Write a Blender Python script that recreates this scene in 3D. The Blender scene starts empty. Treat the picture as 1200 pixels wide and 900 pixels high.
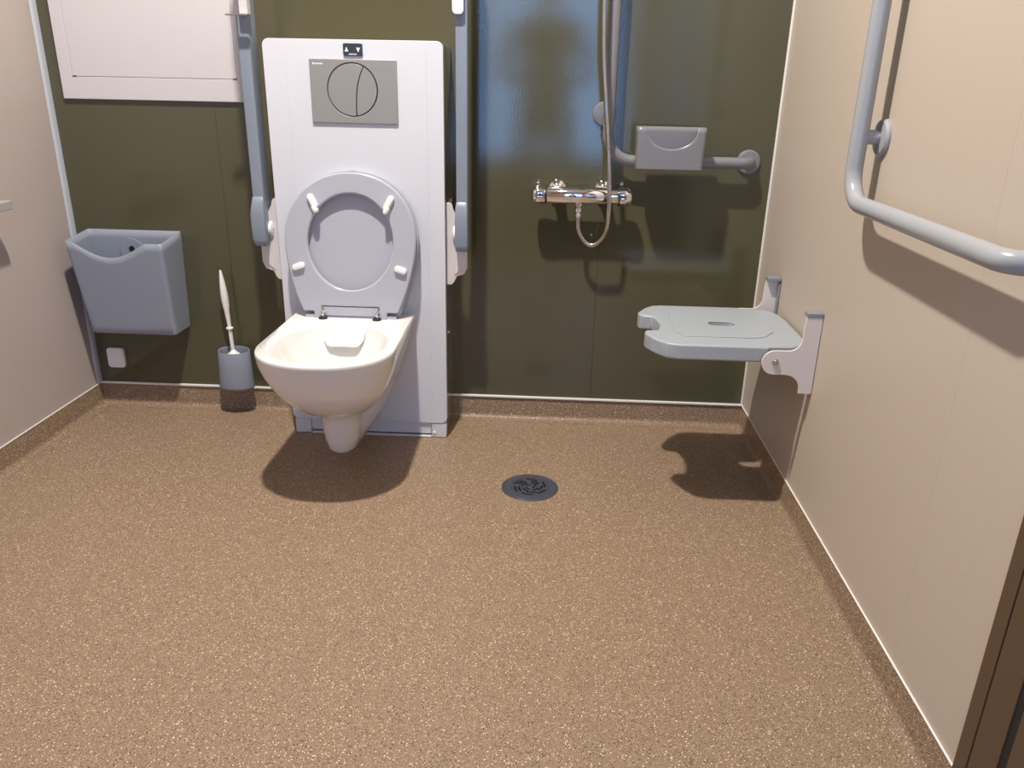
import bpy, bmesh, math, random
from mathutils import Vector, Matrix, noise
C = bpy.context.scene.collection
R = math.radians
PI = math.pi
random.seed(4)

# ------------------------------------------------------------------ camera
def set_camera():
    p, y, r = 0.3626222, -0.0435992, 0.0205272
    f = 922.87
    cp, sp = math.cos(p), math.sin(p)
    fwd = Vector((math.sin(y)*cp, math.cos(y)*cp, -sp))
    right = Vector((math.cos(y), -math.sin(y), 0))
    up = right.cross(fwd)
    r2 = math.cos(r)*right + math.sin(r)*up
    u2 = -math.sin(r)*right + math.cos(r)*up
    cam = bpy.data.cameras.new('camera')
    cam.sensor_width = 36
    cam.lens = f/1200*36
    cam.clip_start = 0.02
    o = bpy.data.objects.new('camera', cam)
    m = Matrix((r2, u2, -fwd)).transposed().to_4x4()
    m.translation = Vector((1.53395, -2.4822, 1.0652))
    o.matrix_world = m
    C.objects.link(o)
    bpy.context.scene.camera = o
set_camera()

# ------------------------------------------------------------------ world, lights, exposure
def set_world():
    w = bpy.data.worlds.new('world')
    bpy.context.scene.world = w
    w.use_nodes = True
    b = w.node_tree.nodes['Background']
    b.inputs[0].default_value = (0.27, 0.54, 1.0, 1)
    b.inputs[1].default_value = 7.5
set_world()

def area(name, loc, size, power, col, shape='DISK', rot=(0, 0, 0)):
    l = bpy.data.lights.new(name, 'AREA')
    l.shape = shape
    l.size = size
    l.energy = power
    l.color = col
    o = bpy.data.objects.new(name, l)
    o.location = loc
    o.rotation_euler = rot
    C.objects.link(o)
    return o
LAMP = (1.09, -1.10, 2.93)
area('ceiling_lamp_light', LAMP, 0.10, 100, (1.0, 0.925, 0.84))
vs = bpy.context.scene.view_settings
vs.view_transform = 'Standard'
vs.look = 'None'
vs.exposure = -0.05
vs.gamma = 1
vs.use_curve_mapping = False

# ------------------------------------------------------------------ materials
def mat(name, col, rough=0.5, metal=0.0, spec=0.5, coat=0.0, bump=None, emit=None):
    m = bpy.data.materials.new(name)
    m.use_nodes = True
    nt = m.node_tree
    b = nt.nodes['Principled BSDF']
    b.inputs['Base Color'].default_value = (*col, 1)
    b.inputs['Roughness'].default_value = rough
    b.inputs['Metallic'].default_value = metal
    b.inputs['Specular IOR Level'].default_value = spec
    if coat:
        b.inputs['Coat Weight'].default_value = coat
        b.inputs['Coat Roughness'].default_value = 0.08
    if emit:
        b.inputs['Emission Color'].default_value = (*emit[0], 1)
        b.inputs['Emission Strength'].default_value = emit[1]
    tc = nt.nodes.new('ShaderNodeTexCoord')
    n = nt.nodes.new('ShaderNodeTexNoise')
    n.inputs['Scale'].default_value = 3.0 if not bump else bump[0]
    nt.links.new(tc.outputs['Object'], n.inputs['Vector'])
    # faint colour variation
    mx = nt.nodes.new('ShaderNodeMix')
    mx.data_type = 'RGBA'
    mx.inputs['A'].default_value = (*[c*0.96 for c in col], 1)
    mx.inputs['B'].default_value = (*[min(1, c*1.04) for c in col], 1)
    nt.links.new(n.outputs['Fac'], mx.inputs['Factor'])
    nt.links.new(mx.outputs['Result'], b.inputs['Base Color'])
    if bump:
        bp = nt.nodes.new('ShaderNodeBump')
        bp.inputs['Strength'].default_value = bump[1]
        bp.inputs['Distance'].default_value = 0.001
        nt.links.new(n.outputs['Fac'], bp.inputs['Height'])
        nt.links.new(bp.outputs['Normal'], b.inputs['Normal'])
    return m

def floor_material():
    m = bpy.data.materials.new('speckled_vinyl')
    m.use_nodes = True
    nt = m.node_tree
    N, L = nt.nodes, nt.links
    b = N['Principled BSDF']
    b.inputs['Roughness'].default_value = 0.42
    b.inputs['Specular IOR Level'].default_value = 0.35
    tc = N.new('ShaderNodeNewGeometry')
    big = N.new('ShaderNodeTexNoise'); big.inputs['Scale'].default_value = 420; big.inputs['Detail'].default_value = 2
    L.new(tc.outputs['Position'], big.inputs['Vector'])
    base = N.new('ShaderNodeValToRGB')
    base.color_ramp.elements[0].position = 0.35; base.color_ramp.elements[0].color = (0.215, 0.146, 0.096, 1)
    base.color_ramp.elements[1].position = 0.65; base.color_ramp.elements[1].color = (0.315, 0.222, 0.148, 1)
    L.new(big.outputs['Fac'], base.inputs['Fac'])
    prev = base.outputs['Color']
    def speck(scale, thr, rad, col, off):
        nonlocal prev
        mp = N.new('ShaderNodeMapping'); mp.inputs['Location'].default_value = (off, off*1.7, off*0.6)
        L.new(tc.outputs['Position'], mp.inputs['Vector'])
        v = N.new('ShaderNodeTexVoronoi'); v.inputs['Scale'].default_value = scale
        L.new(mp.outputs['Vector'], v.inputs['Vector'])
        sep = N.new('ShaderNodeSeparateColor'); L.new(v.outputs['Color'], sep.inputs['Color'])
        a = N.new('ShaderNodeMath'); a.operation = 'GREATER_THAN'; a.inputs[1].default_value = thr
        L.new(sep.outputs['Red'], a.inputs[0])
        d = N.new('ShaderNodeMath'); d.operation = 'LESS_THAN'; d.inputs[1].default_value = rad
        L.new(v.outputs['Distance'], d.inputs[0])
        mu = N.new('ShaderNodeMath'); mu.operation = 'MULTIPLY'
        L.new(a.outputs[0], mu.inputs[0]); L.new(d.outputs[0], mu.inputs[1])
        mx = N.new('ShaderNodeMix'); mx.data_type = 'RGBA'
        mx.inputs['B'].default_value = (*col, 1)
        L.new(mu.outputs[0], mx.inputs['Factor']); L.new(prev, mx.inputs['A'])
        prev = mx.outputs['Result']
    speck(400, 0.74, 0.42, (0.52, 0.39, 0.26), 0.13)
    speck(390, 0.80, 0.45, (0.055, 0.030, 0.018), 3.3)
    speck(300, 0.92, 0.36, (0.88, 0.74, 0.54), 7.9)
    L.new(prev, b.inputs['Base Color'])
    return m

def gloss_wall_material():
    m = bpy.data.materials.new('olive_gloss_laminate')
    m.use_nodes = True
    nt = m.node_tree
    N, L = nt.nodes, nt.links
    b = N['Principled BSDF']
    b.inputs['Base Color'].default_value = (0.083, 0.078, 0.044, 1)
    b.inputs['Roughness'].default_value = 0.11
    b.inputs['Specular IOR Level'].default_value = 0.62
    tc = N.new('ShaderNodeNewGeometry')
    mp = N.new('ShaderNodeMapping'); mp.inputs['Scale'].default_value = (9, 9, 2.2)
    L.new(tc.outputs['Position'], mp.inputs['Vector'])
    n = N.new('ShaderNodeTexNoise'); n.inputs['Scale'].default_value = 1.0; n.inputs['Detail'].default_value = 1.0
    L.new(mp.outputs['Vector'], n.inputs['Vector'])
    mp2 = N.new('ShaderNodeMapping'); mp2.inputs['Scale'].default_value = (260, 260, 90)
    L.new(tc.outputs['Position'], mp2.inputs['Vector'])
    n2 = N.new('ShaderNodeTexNoise'); n2.inputs['Scale'].default_value = 1.0
    L.new(mp2.outputs['Vector'], n2.inputs['Vector'])
    b1 = N.new('ShaderNodeBump'); b1.inputs['Strength'].default_value = 0.10; b1.inputs['Distance'].default_value = 0.004
    L.new(n.outputs['Fac'], b1.inputs['Height'])
    b2 = N.new('ShaderNodeBump'); b2.inputs['Strength'].default_value = 0.5; b2.inputs['Distance'].default_value = 0.0002
    L.new(n2.outputs['Fac'], b2.inputs['Height']); L.new(b1.outputs['Normal'], b2.inputs['Normal'])
    L.new(b2.outputs['Normal'], b.inputs['Normal'])
    return m

M = dict(
    floor=floor_material(),
    olive=gloss_wall_material(),
    beige=mat('beige_wall_panel', (0.515, 0.447, 0.378), 0.42, spec=0.3, bump=(180, 0.15)),
    beige_shade=mat('beige_wall_panel_shaded', (0.46, 0.40, 0.37), 0.42, spec=0.3, bump=(180, 0.15)),  # left wall: same beige panel, its dimmer cooler light put into the colour
    ceiling=mat('white_ceiling', (0.62, 0.60, 0.57), 0.8),
    trim=mat('white_trim_profile', (0.82, 0.80, 0.76), 0.3),
    trim_blue_reflect=mat('pale_corner_profile', (0.50, 0.53, 0.60), 0.25),  # blue reflection on the glossy corner profile painted into its base colour
    wood=mat('warm_brown_corridor_wall', (0.38, 0.25, 0.20), 0.6),
    brown=mat('brown_door_laminate', (0.095, 0.060, 0.036), 0.4),
    dark=mat('dark_rubber', (0.012, 0.010, 0.010), 0.6),
    white=mat('white_lacquered_panel', (0.66, 0.68, 0.735), 0.28),
    cream=mat('white_cabinet_lacquer', (0.60, 0.575, 0.585), 0.4),
    ceramic=mat('white_ceramic', (0.80, 0.785, 0.76), 0.10, coat=0.4),
    seatgrey=mat('blue_grey_seat_plastic', (0.42, 0.435, 0.50), 0.20),
    grey=mat('blue_grey_plastic', (0.265, 0.295, 0.36), 0.42),
    coolgrey=mat('pale_blue_grey_polyurethane', (0.355, 0.395, 0.43), 0.38, bump=(300, 0.1)),
    rail=mat('pale_grey_coated_tube', (0.34, 0.355, 0.375), 0.26),
    railback=mat('grey_coated_tube', (0.20, 0.20, 0.215), 0.3),
    bracket=mat('pale_coated_bracket', (0.68, 0.63, 0.61), 0.4),
    whiteplastic=mat('white_plastic', (0.86, 0.845, 0.82), 0.35),
    chrome=mat('chrome', (0.86, 0.86, 0.88), 0.06, metal=1.0),
    satin=mat('satin_chrome', (0.72, 0.72, 0.75), 0.2, metal=0.55),
    steel=mat('brushed_steel', (0.55, 0.53, 0.50), 0.25, metal=1.0),
    mirror=mat('polished_metal_side', (0.62, 0.59, 0.53), 0.14, metal=0.85),
    plate=mat('matt_grey_metal_plate', (0.29, 0.287, 0.284), 0.35, metal=0.1),
    drain=mat('dark_grey_drain_metal', (0.095, 0.10, 0.125), 0.28, metal=0.35),
    black=mat('black_gap', (0.008, 0.008, 0.008), 0.5),
    panel=mat('dark_slate_control_panel', (0.035, 0.045, 0.060), 0.3),
    print=mat('white_print', (0.80, 0.83, 0.86), 0.5),
    skin=mat('skin', (0.55, 0.34, 0.25), 0.5),
    cloth=mat('dark_olive_cloth', (0.030, 0.028, 0.022), 0.85),
    hair=mat('dark_brown_hair', (0.03, 0.02, 0.012), 0.6),
    lamp=mat('lamp_diffuser', (0.9, 0.9, 0.85), 0.5, emit=((1.0, 0.9, 0.78), 40)),
)
def glass_material():
    m = bpy.data.materials.new('window_glass'); m.use_nodes = True
    nt = m.node_tree
    for n in list(nt.nodes): nt.nodes.remove(n)
    o = nt.nodes.new('ShaderNodeOutputMaterial')
    t = nt.nodes.new('ShaderNodeBsdfTransparent'); t.inputs[0].default_value = (0.95, 0.97, 1, 1)
    g = nt.nodes.new('ShaderNodeBsdfGlossy'); g.inputs['Roughness'].default_value = 0.02
    fr = nt.nodes.new('ShaderNodeFresnel'); fr.inputs[0].default_value = 1.45
    mx = nt.nodes.new('ShaderNodeMixShader')
    nt.links.new(fr.outputs[0], mx.inputs[0]); nt.links.new(t.outputs[0], mx.inputs[1]); nt.links.new(g.outputs[0], mx.inputs[2])
    nt.links.new(mx.outputs[0], o.inputs[0])
    return m
M['glass'] = glass_material()
def water_material():
    m = mat('toilet_water', (0.85, 0.88, 0.86), 0.03)
    m.node_tree.nodes['Principled BSDF'].inputs['Transmission Weight'].default_value = 0.6
    return m
M['water'] = water_material()

# ------------------------------------------------------------------ object helpers
def wloc(o):
    v = Vector((0, 0, 0))
    while o is not None:
        v += o.location
        o = o.parent
    return v

def obj(name, bm, m, parent=None, loc=None, smooth=None, bevel=None, segs=3, solid=None):
    """link a bmesh (built in world coordinates) as one object; loc = its own origin in world space"""
    bmesh.ops.recalc_face_normals(bm, faces=bm.faces)
    base = Vector(loc) if loc is not None else (wloc(parent) if parent else Vector((0, 0, 0)))
    bmesh.ops.translate(bm, verts=bm.verts, vec=-base)
    me = bpy.data.meshes.new(name)
    bm.to_mesh(me)
    bm.free()
    me.materials.append(m)
    if smooth is not None:
        me.shade_smooth()
        me.set_sharp_from_angle(angle=R(smooth))
    o = bpy.data.objects.new(name, me)
    C.objects.link(o)
    if parent:
        o.parent = parent
        o.location = base - wloc(parent)
    else:
        o.location = base
    if solid:
        s = o.modifiers.new('thickness', 'SOLIDIFY'); s.thickness = solid; s.offset = -1
    if bevel:
        b = o.modifiers.new('bevel', 'BEVEL')
        b.width = bevel; b.segments = segs; b.limit_method = 'ANGLE'; b.angle_limit = R(32)
        b.harden_normals = False
        if smooth is None:
            me.shade_smooth(); me.set_sharp_from_angle(angle=R(40))
    return o

def thing(name, label, cat, loc, group=None):
    o = bpy.data.objects.new(name, None)
    o.empty_display_size = 0.05
    o.location = loc
    C.objects.link(o)
    tag(o, label, cat, group)
    return o

def tag(o, label, cat, group=None):
    o['label'] = label
    o['category'] = cat
    if group: o['group'] = group
    return o

def struct(o):
    o['kind'] = 'structure'
    return o

def nb(): return bmesh.new()

def box(bm, x0, x1, y0, y1, z0, z1):
    v = [bm.verts.new(p) for p in ((x0,y0,z0),(x1,y0,z0),(x1,y1,z0),(x0,y1,z0),(x0,y0,z1),(x1,y0,z1),(x1,y1,z1),(x0,y1,z1))]
    for f in ((0,3,2,1),(4,5,6,7),(0,1,5,4),(1,2,6,5),(2,3,7,6),(3,0,4,7)):
        bm.faces.new([v[i] for i in f])
    return bm

def loft(bm, loops, cap0=True, cap1=True, closed=True):
    rows = [[bm.verts.new(p) for p in l] for l in loops]
    n = len(rows[0])
    for a, b in zip(rows, rows[1:]):
        for i in range(n if closed else n-1):
            j = (i+1) % n
            bm.faces.new((a[i], a[j], b[j], b[i]))
    if cap0: bm.faces.new(rows[0][::-1])
    if cap1: bm.faces.new(rows[-1])
    return rows

def lathe(bm, prof, origin, axis='Z', n=32, cap=True, squash=(1, 1)):
    """prof: (radius, height along axis)"""
    loops = []
    for r, h in prof:
        l = []
        for i in range(n):
            a = 2*PI*i/n
            c, s = r*math.cos(a)*squash[0], r*math.sin(a)*squash[1]
            d = {'Z': (c, s, h), 'Y': (c, h, s), 'X': (h, c, s)}[axis]
            l.append(Vector(origin)+Vector(d))
        loops.append(l)
    loft(bm, loops, cap, cap)
    return bm

def fillet(pts, r, n=10):
    out = [Vector(pts[0])]
    for i in range(1, len(pts)-1):
        p, a, b = Vector(pts[i]), Vector(pts[i-1]), Vector(pts[i+1])
        da, db = (a-p).normalized(), (b-p).normalized()
        ang = da.angle(db)
        rr = r[i-1] if isinstance(r, (list, tuple)) else r
        t = rr/math.tan(ang/2)
        c = p + (da+db).normalized()*(rr/math.sin(ang/2))
        s, e = p+da*t, p+db*t
        v0, v1 = s-c, e-c
        q = v0.rotation_difference(v1)
        ax, an = q.to_axis_angle()
        for k in range(n+1):
            out.append(c + Matrix.Rotation(an*k/n, 3, ax) @ v0)
    out.append(Vector(pts[-1]))
    return out

def tube(bm, pts, r, n=20, cap=True):
    pts = [Vector(p) for p in pts]
    t = (pts[1]-pts[0]).normalized()
    u = t.orthogonal().normalized()
    loops = []
    for i, p in enumerate(pts):
        if i == 0: tn = (pts[1]-pts[0]).normalized()
        elif i == len(pts)-1: tn = (pts[-1]-pts[-2]).normalized()
        else: tn = ((pts[i+1]-p).normalized()+(p-pts[i-1]).normalized()).normalized()
        q = t.rotation_difference(tn)
        u = (q @ u); u = (u - tn*u.dot(tn)).normalized()
        t = tn
        w = t.cross(u)
        rr = r[i] if isinstance(r, (list, tuple)) else r
        loops.append([p + (u*math.cos(2*PI*k/n) + w*math.sin(2*PI*k/n))*rr for k in range(n)])
    loft(bm, loops, cap, cap)
    return bm

def smooth_path(pts, n=8):
    """Catmull-Rom through points"""
    P = [Vector(p) for p in pts]
    P = [2*P[0]-P[1]] + P + [2*P[-1]-P[-2]]
    out = []
    for i in range(1, len(P)-2):
        for k in range(n):
            t = k/n
            a, b, c, d = P[i-1], P[i], P[i+1], P[i+2]
            out.append(0.5*((2*b)+(-a+c)*t+(2*a-5*b+4*c-d)*t*t+(-a+3*b-3*c+d)*t**3))
    out.append(P[-2])
    return out

def plate(bm, outer, holes, depth, mtx):
    """flat outline (with holes) in local XY, extruded by depth along local -Z"""
    tmp = bmesh.new()
    edges = []
    for loop in [outer]+list(holes):
        vs_ = [tmp.verts.new((p[0], p[1], 0)) for p in loop]
        for i in range(len(vs_)):
            edges.append(tmp.edges.new((vs_[i], vs_[(i+1) % len(vs_)])))
    bmesh.ops.triangle_fill(tmp, use_beauty=True, use_dissolve=False, edges=edges)
    ret = bmesh.ops.extrude_face_region(tmp, geom=tmp.faces[:])
    nv = [g for g in ret['geom'] if isinstance(g, bmesh.types.BMVert)]
    bmesh.ops.translate(tmp, verts=nv, vec=(0, 0, -depth))
    bmesh.ops.recalc_face_normals(tmp, faces=tmp.faces)
    bmesh.ops.transform(tmp, matrix=mtx, verts=tmp.verts)
    me = bpy.data.meshes.new('tmp')
    tmp.to_mesh(me); tmp.free()
    bm.from_mesh(me)
    bpy.data.meshes.remove(me)
    return bm

def basis(o, x, y):
    x = Vector(x).normalized(); y = Vector(y).normalized(); z = x.cross(y)
    m = Matrix((x, y, z)).transposed().to_4x4()
    m.translation = Vector(o)
    return m
FRONT = lambda o: basis(o, (1, 0, 0), (0, 0, 1))      # local x -> +x, y -> +z, +z faces the room (-y)
TOP = lambda o: basis(o, (1, 0, 0), (0, 1, 0))

def ell(cx, cy, ax, ay, n=48, a0=0.0, a1=2*PI, end=False):
    m = n+1 if end else n
    return [(cx+ax*math.cos(a0+(a1-a0)*i/n), cy+ay*math.sin(a0+(a1-a0)*i/n)) for i in range(m)]

def rrect(x0, x1, y0, y1, r, n=5):
    out = []
    for cx, cy, a in ((x1-r, y1-r, 0), (x0+r, y1-r, PI/2), (x0+r, y0+r, PI), (x1-r, y0+r, 1.5*PI)):
        for k in range(n+1):
            b = a+PI/2*k/n
            out.append((cx+r*math.cos(b), cy+r*math.sin(b)))
    return out

# ================================================================== SETTING
W, H, YF = 2.2, 3.0, -3.6
struct(obj('floor', box(nb(), -0.02, W+0.02, YF-0.02, 0.02, -0.05, 0.0), M['floor']))
struct(obj('ceiling', box(nb(), -0.02, W+0.02, YF-0.02, 0.02, H, H+0.05), M['ceiling']))

# back wall: backing board with three gloss panels
wb = struct(obj('wall_back', box(nb(), -0.05, W+0.05, 0.004, 0.06, 0, H), M['olive'], loc=(W/2, 0.03, 0)))
for a, b in ((0.0, 0.5046), (0.5050, 1.6898), (1.6902, W)):
    obj('panel', box(nb(), a, b, 0.0, 0.004, 0.06, H), M['olive'], wb, bevel=0.0003, segs=1)
wr = struct(obj('wall_right', box(nb(), W+0.004, W+0.06, YF, 0.0, 0, H), M['beige'], loc=(W+0.03, -1.8, 0)))
for a, b in ((-1.2587, 0.0), (-1.5015, -1.2590)):
    obj('panel', box(nb(), W, W+0.004, a, b, 0.06, H), M['beige'], wr)
obj('panel', box(nb(), W, W+0.004, YF, -2.56, 0.0, H), M['beige'], wr)
obj('panel', box(nb(), W, W+0.004, -2.56, -1.5015, 2.12, H), M['beige'], wr)
wl = struct(obj('wall_left', box(nb(), -0.06, -0.004, YF, 0.0, 0, H), M['dark'], loc=(-0.03, -1.8, 0)))
for a, b in ((-1.2, 0.0), (-2.4, -1.2007), (YF, -2.4007)):
    obj('panel', box(nb(), -0.004, 0.0, a, b, 0.06, H), M['beige_shade'], wl)

# front wall behind the viewer with a window
wx0, wx1, wz0, wz1 = 0.93, 2.05, 0.52, 2.15
bm = nb()
box(bm, -0.05, wx0, YF-0.08, YF, 0, H); box(bm, wx1, W+0.05, YF-0.08, YF, 0, H)
box(bm, wx0, wx1, YF-0.08, YF, 0, wz0); box(bm, wx0, wx1, YF-0.08, YF, wz1, H)
struct(obj('wall_front', bm, M['wood'], loc=(W/2, YF-0.04, 0)))
bm = nb()
for a in ((wx0, wx0+0.05, wz0, wz1), (wx1-0.05, wx1, wz0, wz1), (wx0+0.05, wx1-0.05, wz0, wz0+0.05), (wx0+0.05, wx1-0.05, wz1-0.05, wz1)):
    box(bm, a[0], a[1], YF-0.06, YF-0.02, a[2], a[3])
win = struct(obj('window_1', bm, M['trim'], loc=(1.49, YF-0.04, wz0)))
obj('pane', box(nb(), wx0+0.05, wx1-0.05, YF-0.043, YF-0.037, wz0+0.05, wz1-0.05), M['glass'], win)

# coved vinyl baseboards, swept along the walls
def cove(pts_fn, a, b, name):
    prof = [(0.0, 0.0745), (0.0022, 0.0745), (0.003, 0.070)]
    for k in range(7):
        t = k/6*PI/2
        prof.append((0.003+0.016*(1-math.cos(t)), 0.0005+0.016*(1-math.sin(t))+0.0))
    prof += [(0.034, 0.0006), (0.034, 0.0), (0.0, 0.0)]
    bm = nb()
    loft(bm, [[pts_fn(s, d, z) for d, z in prof] for s in (a, b)])
    return struct(obj(name, bm, M['floor'], smooth=40))
cove(lambda s, d, z: (s, -d, z), 0.0, W, 'baseboard_back')
cove(lambda s, d, z: (d, s, z), 0.0, YF, 'baseboard_left')
cove(lambda s, d, z: (W-d, s, z), 0.0, -1.5015, 'baseboard_right')
# white profile along the top of the baseboards, and the two corner profiles
struct(obj('trim_1', box(nb(), 0.0, W, -0.008, 0.0, 0.0745, 0.0815), M['trim'], bevel=0.0015))
struct(obj('trim_2', box(nb(), 0.0, 0.004, YF, 0.0, 0.0745, 0.0775), M['trim'], bevel=0.001))
struct(obj('trim_3', box(nb(), W-0.004, W, -1.5015, 0.0, 0.0745, 0.0775), M['trim'], bevel=0.001))
bm = nb()
loft(bm, [[(0.0, 0.0, z), (0.0, -0.026, z), (0.003, -0.023, z), (0.0045, -0.015, z), (0.005, -0.006, z), (0.005, 0.0, z)] for z in (0.0785, H)])
struct(obj('trim_4', bm, M['trim_blue_reflect'], smooth=50))
struct(obj('trim_5', box(nb(), W-0.007, W, -0.007, 0.0, 0.0785, H), M['trim'], bevel=0.002))

# brown door and its frame at the near end of the right wall
d = struct(obj('door_1', box(nb(), W-0.002, W+0.004, -2.50, -1.608, 0.004, 2.08), M['brown'], loc=(W, -2.5, 0)))
obj('door_jamb', box(nb(), W-0.004, W+0.004, -1.5325, -1.5020, 0.0, 2.12), M['brown'], d, bevel=0.001, segs=1)
obj('door_jamb', box(nb(), W-0.003, W+0.004, -1.5920, -1.5335, 0.0, 2.12), M['brown'], d, bevel=0.001, segs=1)
obj('door_jamb', box(nb(), W-0.004, W+0.004, -2.56, -2.505, 0.0, 2.12), M['brown'], d, bevel=0.001, segs=1)
obj('rubber_seal', box(nb(), W-0.001, W+0.004, -1.6075, -1.5925, 0.0, 2.08), M['dark'], d)
bm = nb()
tube(bm, fillet([(W, -2.40, 1.0), (W-0.05, -2.40, 1.0), (W-0.05, -2.28, 1.0)], 0.015), 0.009)
obj('door_handle', bm, M['steel'], d, smooth=50)

# ceiling lamp (the light itself is created at the top of the script)
t = thing('ceiling_lamp', 'small round ceiling downlight above the middle of the floor', 'lamp', (LAMP[0], LAMP[1], H))
obj('lamp_ring', lathe(nb(), [(0.05, 0), (0.075, 0), (0.078, -0.006), (0.07, -0.02), (0.055, -0.022), (0.05, -0.01)], (LAMP[0], LAMP[1], H), cap=False), M['trim'], t, smooth=40)
obj('lamp_diffuser', lathe(nb(), [(0.0495, -0.003), (0.0495, -0.008)], (LAMP[0], LAMP[1], H)), M['lamp'], t, smooth=40)

# ================================================================== TOILET MODULE
mx0, mx1, my, mz = 0.734, 1.229, -0.19, 1.172
t = thing('toilet_lift_unit', 'tall white cistern casing standing against the olive wall behind the toilet', 'cistern', (0.98, -0.095, 0))
bm = nb()
out = rrect(mx0, mx1, 0.052, mz, 0.018, 5)
out = [p for p in out]
# front shell: panel face and wrap-round edge
plate(bm, out, [], 0.022, FRONT((0, my, 0)))
obj('front_panel', bm, M['white'], t, bevel=0.006, segs=3)
# raised middle fold lines of the front panel
for x in (0.797, 1.182):
    obj('fold_strip', box(nb(), x-0.0008, x+0.0008, my-0.0012, my+0.002, 0.052, mz-0.02), M['white'], t)
for x0, x1 in ((mx0+0.002, mx0+0.004), (mx1-0.004, mx1-0.002)):
    bm = nb()
    box(bm, x0, x1, my+0.022, -0.0005, 0.0, mz-0.012)
    obj('side_panel', bm, M['mirror'], t)
obj('top_panel', box(nb(), mx0+0.003, mx1-0.003, my+0.022, -0.0005, mz-0.016, mz-0.006), M['mirror'], t, bevel=0.004)
obj('plinth', box(nb(), 0.79, 1.178, my+0.006, my+0.020, 0.012, 0.050), M['white'], t, bevel=0.001, segs=1)
obj('plinth_rail', box(nb(), 0.79, 1.178, my-0.001, my+0.014, 0.001, 0.0065), M['white'], t, bevel=0.001, segs=1)
for x0, x1 in ((mx0+0.004, 0.789), (1.179, mx1-0.002)):
    obj('foot_cover', box(nb(), x0, x1, my+0.002, my+0.03, 0.001, 0.0505), M['white'], t, bevel=0.003)
obj('plinth_shadow_gap', box(nb(), 0.745, 1.215, my+0.018, -0.02, 0.002, 0.05), M['black'], t)
for x in (0.782, 1.188):
    obj('screw', lathe(nb(), [(0.0055, 0.003), (0.0055, -0.001), (0.003, -0.003)], (x, my+0.002, 0.018), 'Y', 12), M['whiteplastic'], t, smooth=40)
obj('screw', lathe(nb(), [(0.004, -0.003), (0.004, 0.001), (0.002, 0.003)], (mx1-0.002, -0.112, 0.333), 'X', 12), M['print'], t, smooth=40)

# flush plate
px0, px1, pz0, pz1 = 0.8615, 1.1025, 0.957, 1.1225
cx, cz, rr = 0.9785, 1.0445, 0.0705
# split curve through the round button
spl = [(cx+0.034, cz+0.0618), (cx+0.022, cz+0.035), (cx+0.0135, cz+0.005), (cx+0.010, cz-0.03), (cx+0.0085, cz-0.0700)]
spl = [(p.x, p.y) for p in smooth_path([(a, b, 0) for a, b in spl], 5)]
fp = None
bm = nb()
plate(bm, [(px0, pz0), (px1, pz0), (px1, pz1), (px0, pz1)], [ell(cx, cz, rr, rr, 56)], 0.0055, FRONT((0, my-0.006, 0)))
fp = obj('flush_plate', bm, M['plate'], t, bevel=0.0016)
obj('button_gap', lathe(nb(), [(rr-0.0005, 0), (rr-0.0005, 0.002)], (cx, my-0.0025, cz), 'Y', 48), M['black'], fp)
rb = rr-0.0030
def arc_between(p, q, left):
    a0 = math.atan2(p[1]-cz, p[0]-cx); a1 = math.atan2(q[1]-cz, q[0]-cx)
    if left:
        while a1 < a0: a1 += 2*PI
    else:
        while a1 > a0: a1 -= 2*PI
    return [(cx+rb*math.cos(a0+(a1-a0)*k/30), cz+rb*math.sin(a0+(a1-a0)*k/30)) for k in range(31)]
g = 0.0014
L_ = [(p[0]-g, p[1]) for p in spl]; R_ = [(p[0]+g, p[1]) for p in spl]
for side, S_ in ((True, L_), (False, R_)):
    inner = [p for p in S_ if math.hypot(p[0]-cx, p[1]-cz) < rb]
    arc = arc_between(inner[0], inner[-1], side)
    poly = arc + inner[::-1][1:-1]
    bm = nb()
    plate(bm, poly, [], 0.004, FRONT((0, my-0.0068, 0)))
    obj('flush_button', bm, M['plate'], fp, bevel=0.0006, segs=2)
# small white emblem and illegible maker's word at its corner
bm = nb()
plate(bm, [(0.871, 1.1105), (0.8745, 1.107), (0.878, 1.1105), (0.8745, 1.114)], [], 0.0003, FRONT((0, my-0.0064, 0)))
xx = 0.880
for w_, h_ in ((.0026, .0040), (.0020, .0030), (.0022, .0040), (.0020, .0030), (.0026, .0040), (.0014, .0040), (.0020, .0030)):
    plate(bm, [(xx, 1.1085), (xx+w_, 1.1085), (xx+w_, 1.1085+h_), (xx, 1.1085+h_)], [], 0.0003, FRONT((0, my-0.0064, 0)))
    xx += w_+0.0008
obj('emblem', bm, M['print'], fp)

# up/down control panel
bm = nb()
plate(bm, rrect(0.9575, 1.0105, 1.1310, 1.1625, 0.004), [], 0.004, FRONT((0, my-0.004, 0)))
cp_ = obj('control_panel', bm, M['panel'], t, bevel=0.001)
bm = nb(); plate(bm, [(0.9620, 1.1420), (0.9720, 1.1420), (0.9670, 1.1540)], [], 0.0003, FRONT((0, my-0.0042, 0)))
obj('up_arrow', bm, M['print'], cp_)
bm = nb(); plate(bm, [(0.9935, 1.1520), (1.0045, 1.1520), (0.9990, 1.1400)], [], 0.0003, FRONT((0, my-0.0042, 0)))
obj('down_arrow', bm, M['print'], cp_)
bm = nb(); xx = 0.9735
for w_, h_ in ((.0022, .003), (.0018, .003), (.0022, .003), (.0018, .003), (.0018, .003), (0.0, 0.0), (.002, .003), (.0018, .003), (.0018, .003)):
    if w_: plate(bm, [(xx, 1.1338), (xx+w_, 1.1338), (xx+w_, 1.1338+h_), (xx, 1.1338+h_)], [], 0.0003, FRONT((0, my-0.0042, 0)))
    xx += w_+0.0007
obj('lettering', bm, M['print'], cp_)

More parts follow.
